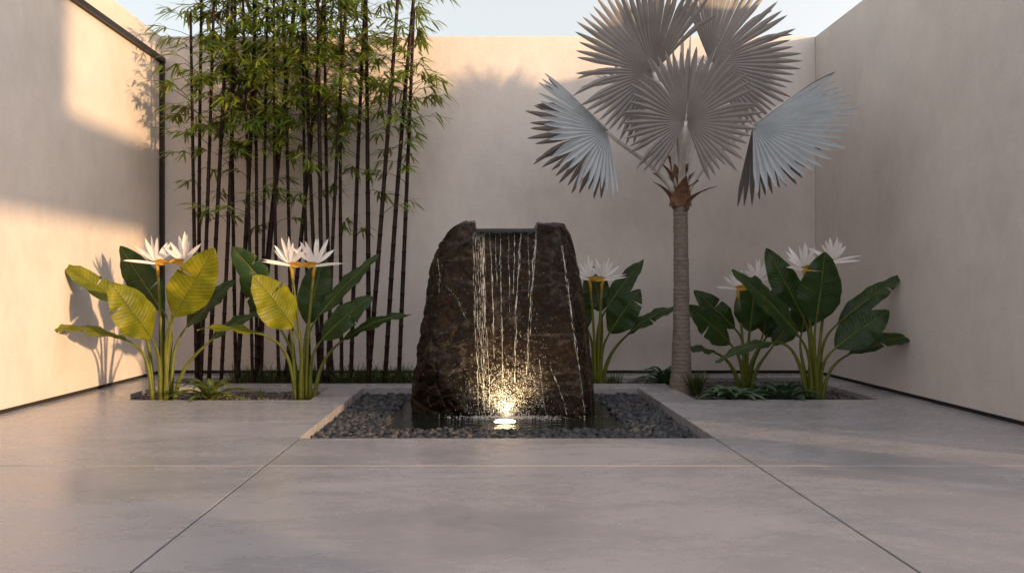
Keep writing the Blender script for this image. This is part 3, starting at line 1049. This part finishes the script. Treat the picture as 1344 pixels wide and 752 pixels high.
big_plant('large dark green bird of paradise plant near the shaded wall in the corner', 1070, 522, 7.15, [
    ((1047,440),(966,360), -.10,-.28, 46, (.4,-.9,.55), .08, .35, ((.45,1),)),
    ((1050,408),(1008,331), .15,.25, 44, (-.25,-1,.25), .05, .2, ()),
    ((1071,422),(1082,336), -.16,-.24, 62, (-.08,-1,.12), .04, .18, ((.72,-1),)),
    ((1101,424),(1181,364), .10,.12, 34, (-.4,-.75,.6), .07, .35, ((.72,1),)),
    ((1098,456),(1163,411), -.06,-.06, 52, (-.4,-.9,.5), .10, .22, ()),
    ((1116,465),(1217,443), .02,.02, 34, (-.1,-.5,1), .17, .35, ((.35,1),)),
    ((1017,450),(944,474), -.06,-.16, 26, (.1,-.35,1), .16, .3, ()),
    ((1052,436),(1060,380), .28,.3, 44, (.1,-1,.1), .05, .2, ()),
], [(1054,350,-.03,-1,.21,.2), (1092,340,-.02,1,.22,.28)], 5)

# ------------------------------------------------------------------ bamboo
ORD = "first second third fourth fifth sixth seventh eighth ninth tenth eleventh twelfth thirteenth fourteenth fifteenth sixteenth seventeenth eighteenth nineteenth twentieth twenty-first twenty-second twenty-third twenty-fourth twenty-fifth twenty-sixth".split()
def bamboo(x300, xtop, wpx, Y, ztop, seed, label, dens=1.0):
    rg = random.Random(seed)
    sl = (xtop - x300) / (300 - 10.0)
    xb = x300 - sl * 200
    b = P(xb, 500, Y); b.z = -0.07
    root = empty('bamboo', b)
    tag(root, label, 'bamboo', 'black bamboo culms along the courtyard wall')
    org = root.location
    top = P(xtop + sl * 60, 0, Y + rg.uniform(-.05, .05)); 
    dx = (top.x - b.x) / (top.z - b.z)
    r = wpx * 0.90 * Y / 1000 / 2
    bow = rg.uniform(-.03, .03)
    def axis(z):
        t = (z - b.z) / (ztop - b.z)
        return Vector((b.x + dx * (z - b.z) + bow * math.sin(math.pi * t), Y + 0.03 * math.sin(seed + 2 * t), z))
    mb = MB()
    pts, rad = [], []
    z = b.z
    nodes = []
    while z < ztop:
        t = (z - b.z) / (ztop - b.z)
        rr = r * (1 - 0.45 * max(0, t - 0.25))
        il = rg.uniform(0.17, 0.24) * (1 if t > .1 else .7)
        pts += [axis(z), axis(z + .008), axis(z + .014), axis(z + .020), axis(z + il - .004)]
        rad += [rr, rr * 1.16, rr * 1.22, rr * 0.97, rr * 0.97]
        nodes.append(z + .014)
        z += il
    mb.tube([p - org for p in pts], rad, 8)
    mb.build('culm', M['culm'], root)
    tw, lf = MB(), MB()
    for zn in nodes:
        if zn < 1.55: continue
        h = (zn - 1.55) / 2.6
        k = rg.random() < 0.16 + 1.7 * h
        if not k: continue
        for rep in range((1 + int(h > 0.36) + int(h > .5 and rg.random() < .5))):
            az = rg.uniform(0, 2 * math.pi)
            el = rg.uniform(0.1, 0.7)
            L = rg.uniform(0.22, 0.52) * (0.75 + 0.3 * h)
            d = Vector((math.cos(az) * math.cos(el), math.sin(az) * math.cos(el) * 0.8, math.sin(el)))
            p0 = axis(zn)
            p3 = p0 + d * L + Vector((0, 0, -0.08 * L))
            if p3.y > 9.02: d.y = -d.y; p3 = p0 + d * L
            c = p0 + d * L * 0.5 + Vector((0, 0, 0.06))
            tw.tube([bez2(p0, c, p3, i / 4) - org for i in range(5)], [0.0045, .004, .0033, .0027, .0018], 5, False)
            tips = [(1.0, d)]
            for q in range(rg.randint(1, 3)):
                tips.append((rg.uniform(.45, .9), (d + Vector((rg.uniform(-.7, .7), rg.uniform(-.6, .6), rg.uniform(-.3, .4)))).normalized()))
            for tq, dd in tips:
                pa = bez2(p0, c, p3, tq)
                pb = pa + dd * rg.uniform(.06, .13)
                tw.tube([pa - org, pb - org], [.0022, .0014], 4, False)
                nl = rg.randint(3, 6)
                for m_ in range(nl):
                    sp_ = (m_ - (nl - 1) / 2) / (nl / 2)
                    hd = Vector((dd.x, dd.y, 0)); 
                    if hd.length < .05: hd = Vector((1, 0, 0))
                    hd.normalize()
                    ang = sp_ * 1.15 + rg.uniform(-.25, .25)
                    hv = Matrix.Rotation(ang, 3, 'Z') @ hd
                    dv = (hv + Vector((0, 0, rg.uniform(-.85, .15)))).normalized()
                    ll = rg.uniform(.13, .23) * (1.1 - .25 * abs(sp_))
                    nr = Vector((rg.uniform(-.5, .5), rg.uniform(-.6, .2), 1))
                    st_ = pa.lerp(pb, rg.random())
                    if (st_ + dv * ll).y > 9.06: continue
                    lance(lf, st_, dv, nr, ll, rg.uniform(.019, .028), rg.uniform(-.28, -.05), org, .25, 4)
    if lf.v:
        nl_ = len(lf.f)
        lf.add(tw.v, tw.f)
        fo = lf.build('foliage', M['bleaf'], root)
        fo.data.materials.append(M['twig'])
        fo.data.polygons.foreach_set('material_index', [0] * nl_ + [1] * (len(lf.f) - nl_))
    return root

culms = [ # x at y=300, x at the top, thickness
    (254.5,248,6),(262,264,6),(268,277,6),(284,300,6.5),(298,309,6),(309,306,5.5),(320,332,7),(326,318,5),(333.5,331,5.5),(345.5,350,5),
    (355.5,384,9),(365,362,5),(379,372,5.5),(391,416,6.5),(403,398,5),(413,404,6),(421,419,6.5),(433,428,5.5),(439,452,5.5),(449,449,5.5),
    (467,477,6.5),(482,480,7),(497,518,7),(519,539,7),(531,542,6.5)]
order = sorted(range(len(culms)), key=lambda i: culms[i][0] - (culms[i][1] - culms[i][0]) / 290 * 200)
for rank, i in enumerate(order):
    x3, xt, w = culms[i]
    rg = random.Random(400 + i)
    lean = xt - x3
    desc = 'thick dark' if w >= 6.5 else ('slender dark' if w < 5.6 else 'dark')
    how = 'leaning right' if lean > 9 else ('leaning left' if lean < -5 else 'nearly upright')
    lab = f'{desc} bamboo culm {how}, {ORD[rank]} from the left at its foot'
    if rank == 0: lab = f'{desc} bamboo culm {how}, outermost beside the sunlit wall'
    if rank == len(order) - 1: lab = f'{desc} bamboo culm {how}, outermost next to the boulder'
    zt = rg.uniform(4.45, 4.9)
    if i == 0: zt = 3.95
    if i == 10: zt = 4.12
    if i == 24: zt = 4.1
    bamboo(x3, xt, w, rg.uniform(8.24, 8.58), zt, 100 + i, lab)

# ------------------------------------------------------------------ silver fan palm
PY = 7.72
pb = P(894, 512, PY); pb.z = -0.06
palm = empty('silver_fan_palm', pb)
tag(palm, 'silver blue fan palm with pleated fronds and a ringed trunk', 'palm tree')
org = palm.location
mb = MB()
pts, rad = [], []
ztop = 1.93
n = 150
for i in range(n + 1):
    t = i / n
    z = -0.06 + (ztop + 0.06) * t
    x = P(894 - 1.5 * t, 380, PY).x + 0.008 * math.sin(t * 3)
    r_ = 0.067 + 0.044 * math.exp(-t * 5.5) + 0.012 * (1 - t)
    ph = (z * 24 + 0.5 * noise.noise((0, 0, z * 3))) % 1
    r_ += 0.0075 * (1 - ph) ** 2 + 0.002 * noise.noise((3, 1, z * 25))
    pts.append(Vector((x, PY, z)) - org); rad.append(r_)
mb.tube(pts, rad, 28)
# make the rings a little uneven
for k, (x, y, z) in enumerate(mb.v):
    q = 1 + 0.035 * noise.noise((math.atan2(y, x - pts[0].x) * 1.5, z * 9, 2)) + 0.02 * noise.noise((x * 60, y * 60, z * 60))
    mb.v[k] = ((x) * 1.0 if False else pts[0].x + (x - pts[0].x) * q, y * q, z)
mb.build('trunk', M['trunk'], palm)
cx = P(892.5, 380, PY).x
# old leaf bases
rg = random.Random(5)
for k in range(13):
    a = k * 2.4 + rg.uniform(-.2, .2); lv = k / 13
    z0 = 1.80 + 0.26 * lv
    out = Vector((math.cos(a), math.sin(a), 0))
    b_ = MB()
    L = rg.uniform(.22, .36); w = rg.uniform(.16, .23)
    flare = rg.uniform(.45, .95) * (1 - .6 * lv)
    vs_, fs_ = [], []
    tang = Vector((-out.y, out.x, 0))
    for i in range(7):
        t = i / 6
        ww = w * (1 - t ** 1.5) * 0.5 + 0.004
        c = Vector((cx, PY, z0)) + out * (0.088 + flare * L * t * t - 0.03 * lv) + Vector((0, 0, L * t * (1 - .25 * flare * t)))
        for s in (-1, -.5, 0, .5, 1):
            vs_.append(c + tang * s * ww - out * (abs(s) ** 2 * ww * .55) + out * rg.uniform(-.004, .004) - org)
    for i in range(6):
        for j in range(4):
            q = i * 5 + j
            fs_.append((q, q + 1, q + 6, q + 5))
    nb = len(vs_)
    vs2 = [v - Vector((out.x, out.y, 0)) * 0.012 for v in vs_]
    fs2 = [tuple(nb + j for j in f[::-1]) for f in fs_]
    b_.add(vs_ + vs2, fs_ + fs2)
    b_.build('leaf_base', M['boot'], palm)

def frond(hub, costa, nrm, Rr, fold, amax, seed, petbase=None, sag=0.0, nseg=46, amin=None, pet=True):
    """a fan: pleated segments round a hub, folded along its costa"""
    rg = random.Random(seed)
    hub = Vector(hub); c = Vector(costa).normalized(); nr = Vector(nrm)
    nr = (nr - c * nr.dot(c)).normalized()
    b = nr.cross(c)
    bl = MB()
    cosf, sinf = math.cos(fold), math.sin(fold)
    def dirv(th):
        return c * math.cos(th) + (b * cosf * (1 if th >= 0 else -1) + nr * sinf) * abs(math.sin(th))
    amn = -amax if amin is None else amin
    dth = (amax - amn) / nseg
    rows = [0.03, 0.2, 0.4, 0.6, 0.72, 0.80, 0.88, 0.95, 1.0]
    ds = rg.uniform(-.02, .02)
    for i in range(nseg):
        th = amn + (i + 0.5) * dth
        ln = Rr * (1.0 - 0.26 * (abs(th) / math.pi) ** 1.6) * rg.uniform(.92, 1.04)
        costa_off = max(0, 1 - abs(th) / 0.9) * 0.22 * Rr     # costapalmate: middle segments start higher on the costa
        dm = dirv(th)
        d0, d1 = dirv(th - dth / 2), dirv(th + dth / 2)
        fn = (d1 - d0).cross(dm)
        if fn.length < 1e-9: fn = nr.copy()
        fn.normalize()
        if fn.dot(nr) < 0: fn = -fn
        tn = dm.cross(fn).normalized()
        vs_, fs, uvs = [], [], []
        drp = rg.uniform(.0, .07) + sag + (rg.uniform(.15, .40) if rg.random() < .10 else 0)
        tw_ = rg.uniform(-.03, .03)
        for k, rr in enumerate(rows):
            q = rr * ln
            wf = 1.0 if rr <= 0.72 else max(0.0, (1 - (rr - 0.72) / 0.28)) ** 0.60
            bend = Vector((0, 0, -1)) * drp * Rr * max(0, rr - .35) ** 2 - fn * tw_ * Rr * max(0, rr - .5)
            hw = min(rr, 0.75) * ln * math.tan(dth / 2) * wf
            pm_ = hub + dm * q + bend
            pl = 0.42 * hw + (0.0008)
            vs_ += [pm_ - tn * hw - fn * 0.0 - org, pm_ + fn * pl - org, pm_ + tn * hw - org]
            uvs += [(0, rr), (.5, rr), (1, rr)]
        for k in range(len(rows) - 1):
            for j in range(2):
                a = k * 3 + j
                fs.append((a, a + 1, a + 4, a + 3))
        bl.add(vs_, fs, uvs)
    f = bl.build('frond', M['frond'], palm, smooth=False)
    p = MB()
    # costa running into the blade
    p.tube([hub - org - nr * .006, hub + c * Rr * .3 - org - nr * .007, hub + c * Rr * .55 - org - nr * .004], [.013, .008, .002], 6)
    if pet:
        bs = Vector((cx, PY, 1.98)) if petbase is None else Vector(petbase)
        d = hub - bs
        c1 = bs + Vector((d.x * .25, d.y * .25, d.z * .55))
        c2 = hub - c * d.length * .3
        pts = [bez3(bs, c1, c2, hub, i / 12) - org for i in range(13)]
        p.tube(pts, [.038 - .020 * i / 12 for i in range(13)], 8)
    p.build('petiole', M['fpet'], f)
    return f

HALF = R(150)
frond(P(900,160,7.22), (0.06,-0.10,1), (-.1,-1,.12), .72, R(18), R(156), 1, (cx, PY-.05, 2.0), sag=.04, nseg=48)
frond(P(858,96,7.40), (-.42,-.05,1), (-.32,-1,.05), .90, R(28), R(142), 2, (cx-.03, PY-.03, 2.0), nseg=40, amin=-R(72))
frond(P(932,84,7.50), (.40,.02,1), (.42,-1,.10), .93, R(20), R(66), 3, (cx+.03, PY-.03, 2.0), nseg=40, amin=-R(132))
# the two low side fronds: the costa arches out and both halves hang from it like a roof
frond(P(797,173,7.45), (-.74,-.18,.70), (-.66,.02,-.66), .84, R(52), R(134), 4, (cx-.05, PY-.03, 1.96), sag=.03, nseg=44)
frond(P(988,166,7.50), (.80,-.05,.60), (.60,-.10,-.74), .95, R(52), R(128), 5, (cx+.05, PY-.03, 1.96), sag=.03, nseg=44)
frond(P(842,120,8.15), (-.8,.5,.45), (-.2,-.5,.9), .52, R(25), R(120), 10, (cx-.03, PY+.05, 1.98), nseg=36)
frond(P(952,118,8.15), (.8,.5,.45), (.2,-.5,.9), .52, R(25), R(120), 11, (cx+.03, PY+.05, 1.98), nseg=36)
# young spear leaves in the heart of the crown
for k, (a, l) in enumerate(((-.10, 1.75), (.02, 2.0), (.09, 1.65), (-.03, 1.5))):
    mb = MB()
    p0 = Vector((cx + a * .4, PY + .02 * k, 2.0)); p1 = p0 + Vector((a * l * .6, .03 * k - .04, l))
    mb.tube([p0.lerp(p1, i / 8) - org for i in range(9)], [.028, .028, .027, .026, .024, .021, .017, .011, .003], 10)
    mb.build('spear_leaf', M['fpet'], palm)

# ------------------------------------------------------------------ small plants
def strap_plant(name, label, cat, px, py, Y, n, L, w, m, seed, droop=1.0, el=(0.5, 1.3), group=None, tip=1.0):
    rg = random.Random(seed)
    b = P(px, py, Y); b.z = -0.055
    root = empty(name, b)
    tag(root, label, cat, group)
    for k in range(n):
        az = k * 2.399 + rg.uniform(-.3, .3)
        e = el[0] + (el[1] - el[0]) * (k / max(1, n - 1)) + rg.uniform(-.1, .1)
        l = L * rg.uniform(.8, 1.1)
        h = Vector((math.cos(az), math.sin(az), 0))
        p0 = h * 0.012
        p1 = h * l * .5 * math.cos(e) + Vector((0, 0, l * .62 * math.sin(e)))
        p2 = h * l * (math.cos(e) * .8 + .25) + Vector((0, 0, max(.0, l * (math.sin(e) * .75 - .32 * droop))))
        mb = MB(); vs_, fs, uvs = [], [], []
        sd = Vector((-h.y, h.x, 0)); ns = 10
        for i in range(ns + 1):
            t = i / ns
            p = bez2(p0, p1, p2, t)
            tg = (bez2(p0, p1, p2, min(1, t + .05)) - bez2(p0, p1, p2, max(0, t - .05))).normalized()
            nn_ = sd.cross(tg)
            if nn_.z < 0: nn_ = -nn_
            ww = w * .5 * (0.55 + .9 * t) * (1 - t ** 3.2) if tip >= 1 else w * .5 * max(.12, math.sin(math.pi * min(1, (t * 1.02) ** 1.3))) * (1 if t < 1 else 0)
            for s in (-1, -.5, 0, .5, 1):
                vs_.append(p + sd * s * ww + nn_ * (abs(s) * ww * .45)); uvs.append((.5 + .5 * s, t))
        for i in range(ns):
            for j in range(4):
                q = i * 5 + j
                fs.append((q, q + 1, q + 6, q + 5))
        mb.add(vs_, fs, uvs)
        mb.build('leaf', m, root)
    return root

strap_plant('bromeliad', 'low rosette of arching strap leaves in front of the sunlit plant', 'plant', 276, 518, 7.10, 22, .46, .066, M['strap'], 3, 1.0, (.45, 1.35))
strap_plant('bromeliad', 'dark rosette of strap leaves against the palm trunk on the boulder side', 'plant', 872, 502, 8.30, 18, .48, .08, M['dark_leaf'], 8, 1.0, (.4, 1.3))
strap_plant('broadleaf_plant', 'low spreading green plant in front of the palm bed with pale broad leaves', 'plant', 962, 519, 7.12, 26, .36, .085, M['broad'], 11, 1.0, (.35, 1.1), tip=.5)
strap_plant('broadleaf_plant', 'small upright hosta-like plant at the foot of the corner plant', 'plant', 1030, 518, 7.12, 14, .36, .12, M['dark_leaf'], 14, .6, (.3, 1.35), tip=.5)
strap_plant('broadleaf_plant', 'tiny dark seedling with broad leaves behind the low spreading plant', 'plant', 1003, 512, 7.5, 9, .28, .08, M['dark_leaf'], 15, .8, (.4, 1.2), tip=.5)
strap_plant('sprout', 'thin young sprout in the gravel between the two left plants', 'plant', 341, 516, 7.3, 7, .16, .018, M['grass'], 17, .5, (.7, 1.45))

def tuft(mbx, x, y, z, n, L, rg, org=(0, 0, 0)):
    for k in range(n):
        az = rg.uniform(0, 6.283); ln = L * rg.uniform(.5, 1.1)
        d = Vector((math.cos(az) * rg.uniform(.1, .7), math.sin(az) * rg.uniform(.1, .7), 1)).normalized()
        a = Vector((x + rg.gauss(0, .015), y + rg.gauss(0, .015), z)) - Vector(org)
        lance(mbx, a, d, Vector((rg.uniform(-1, 1), rg.uniform(-1, 1), .2)), ln, .006 + .004 * rg.random(), rg.uniform(-.5, .5), Vector((0, 0, 0)), .2, 4)
rg = random.Random(21)
b = P(914, 514, 7.55); b.z = -0.055
mb = MB(); tuft(mb, 0, 0, 0, 170, .27, rg)
o = mb.build('grass_tuft', M['grass']); o.location = b
tag(o, 'spiky green grass tuft at the front foot of the palm trunk', 'grass tuft')
mb = MB()
for k in range(230):
    x = rg.uniform(-2.85, -0.75); y = rg.uniform(8.30, 8.64)
    tuft(mb, x, y, -.06, rg.randint(6, 14), rg.uniform(.10, .28), rg)
for k in range(22):
    x = rg.uniform(1.05, 1.45); y = rg.uniform(8.15, 8.4)
    tuft(mb, x, y, -.06, rg.randint(6, 12), rg.uniform(.10, .2), rg)
tag(mb.build('grass', M['grass']), 'short grass growing between the bamboo culms', 'grass', kind='stuff')

# ------------------------------------------------------------------ low shrubs outside the gateway (added out of view to dapple the paving)
def shrub(x, y, w, h, seed):
    rg = random.Random(seed)
    root = empty('shrub', (x, y, -0.2))
    tag(root, 'loose low shrub added unseen outside the gateway to dapple the paving', 'shrub', 'unseen shrubs added outside the gateway')
    st, lf = MB(), MB()
    for k in range(26):
        az = rg.uniform(0, 6.283); rr = rg.uniform(.1, 1) * w * .5
        tip = Vector((math.cos(az) * rr, math.sin(az) * rr, h * rg.uniform(.55, 1)))
        st.tube([(0, 0, 0), tip * .5 + Vector((0, 0, .08)), tip], [.012, .008, .003], 5, False)
        for q in range(16):
            a = tip * rg.uniform(.35, 1)
            d = Vector((rg.uniform(-1, 1), rg.uniform(-1, 1), rg.uniform(-.3, .8)))
            lance(lf, a, d, Vector((rg.uniform(-1, 1), rg.uniform(-1, 1), 1)), rg.uniform(.08, .16), .05, -.1, Vector((0, 0, 0)), .2, 4)
    st.build('stems', M['twig'], root); lf.build('foliage', M['bleaf'], root)
shrub(6.3, 0.2, 1.1, 1.0, 1)
shrub(7.0, -1.6, 1.3, 1.1, 2)
shrub(6.0, 1.35, .7, .95, 3)
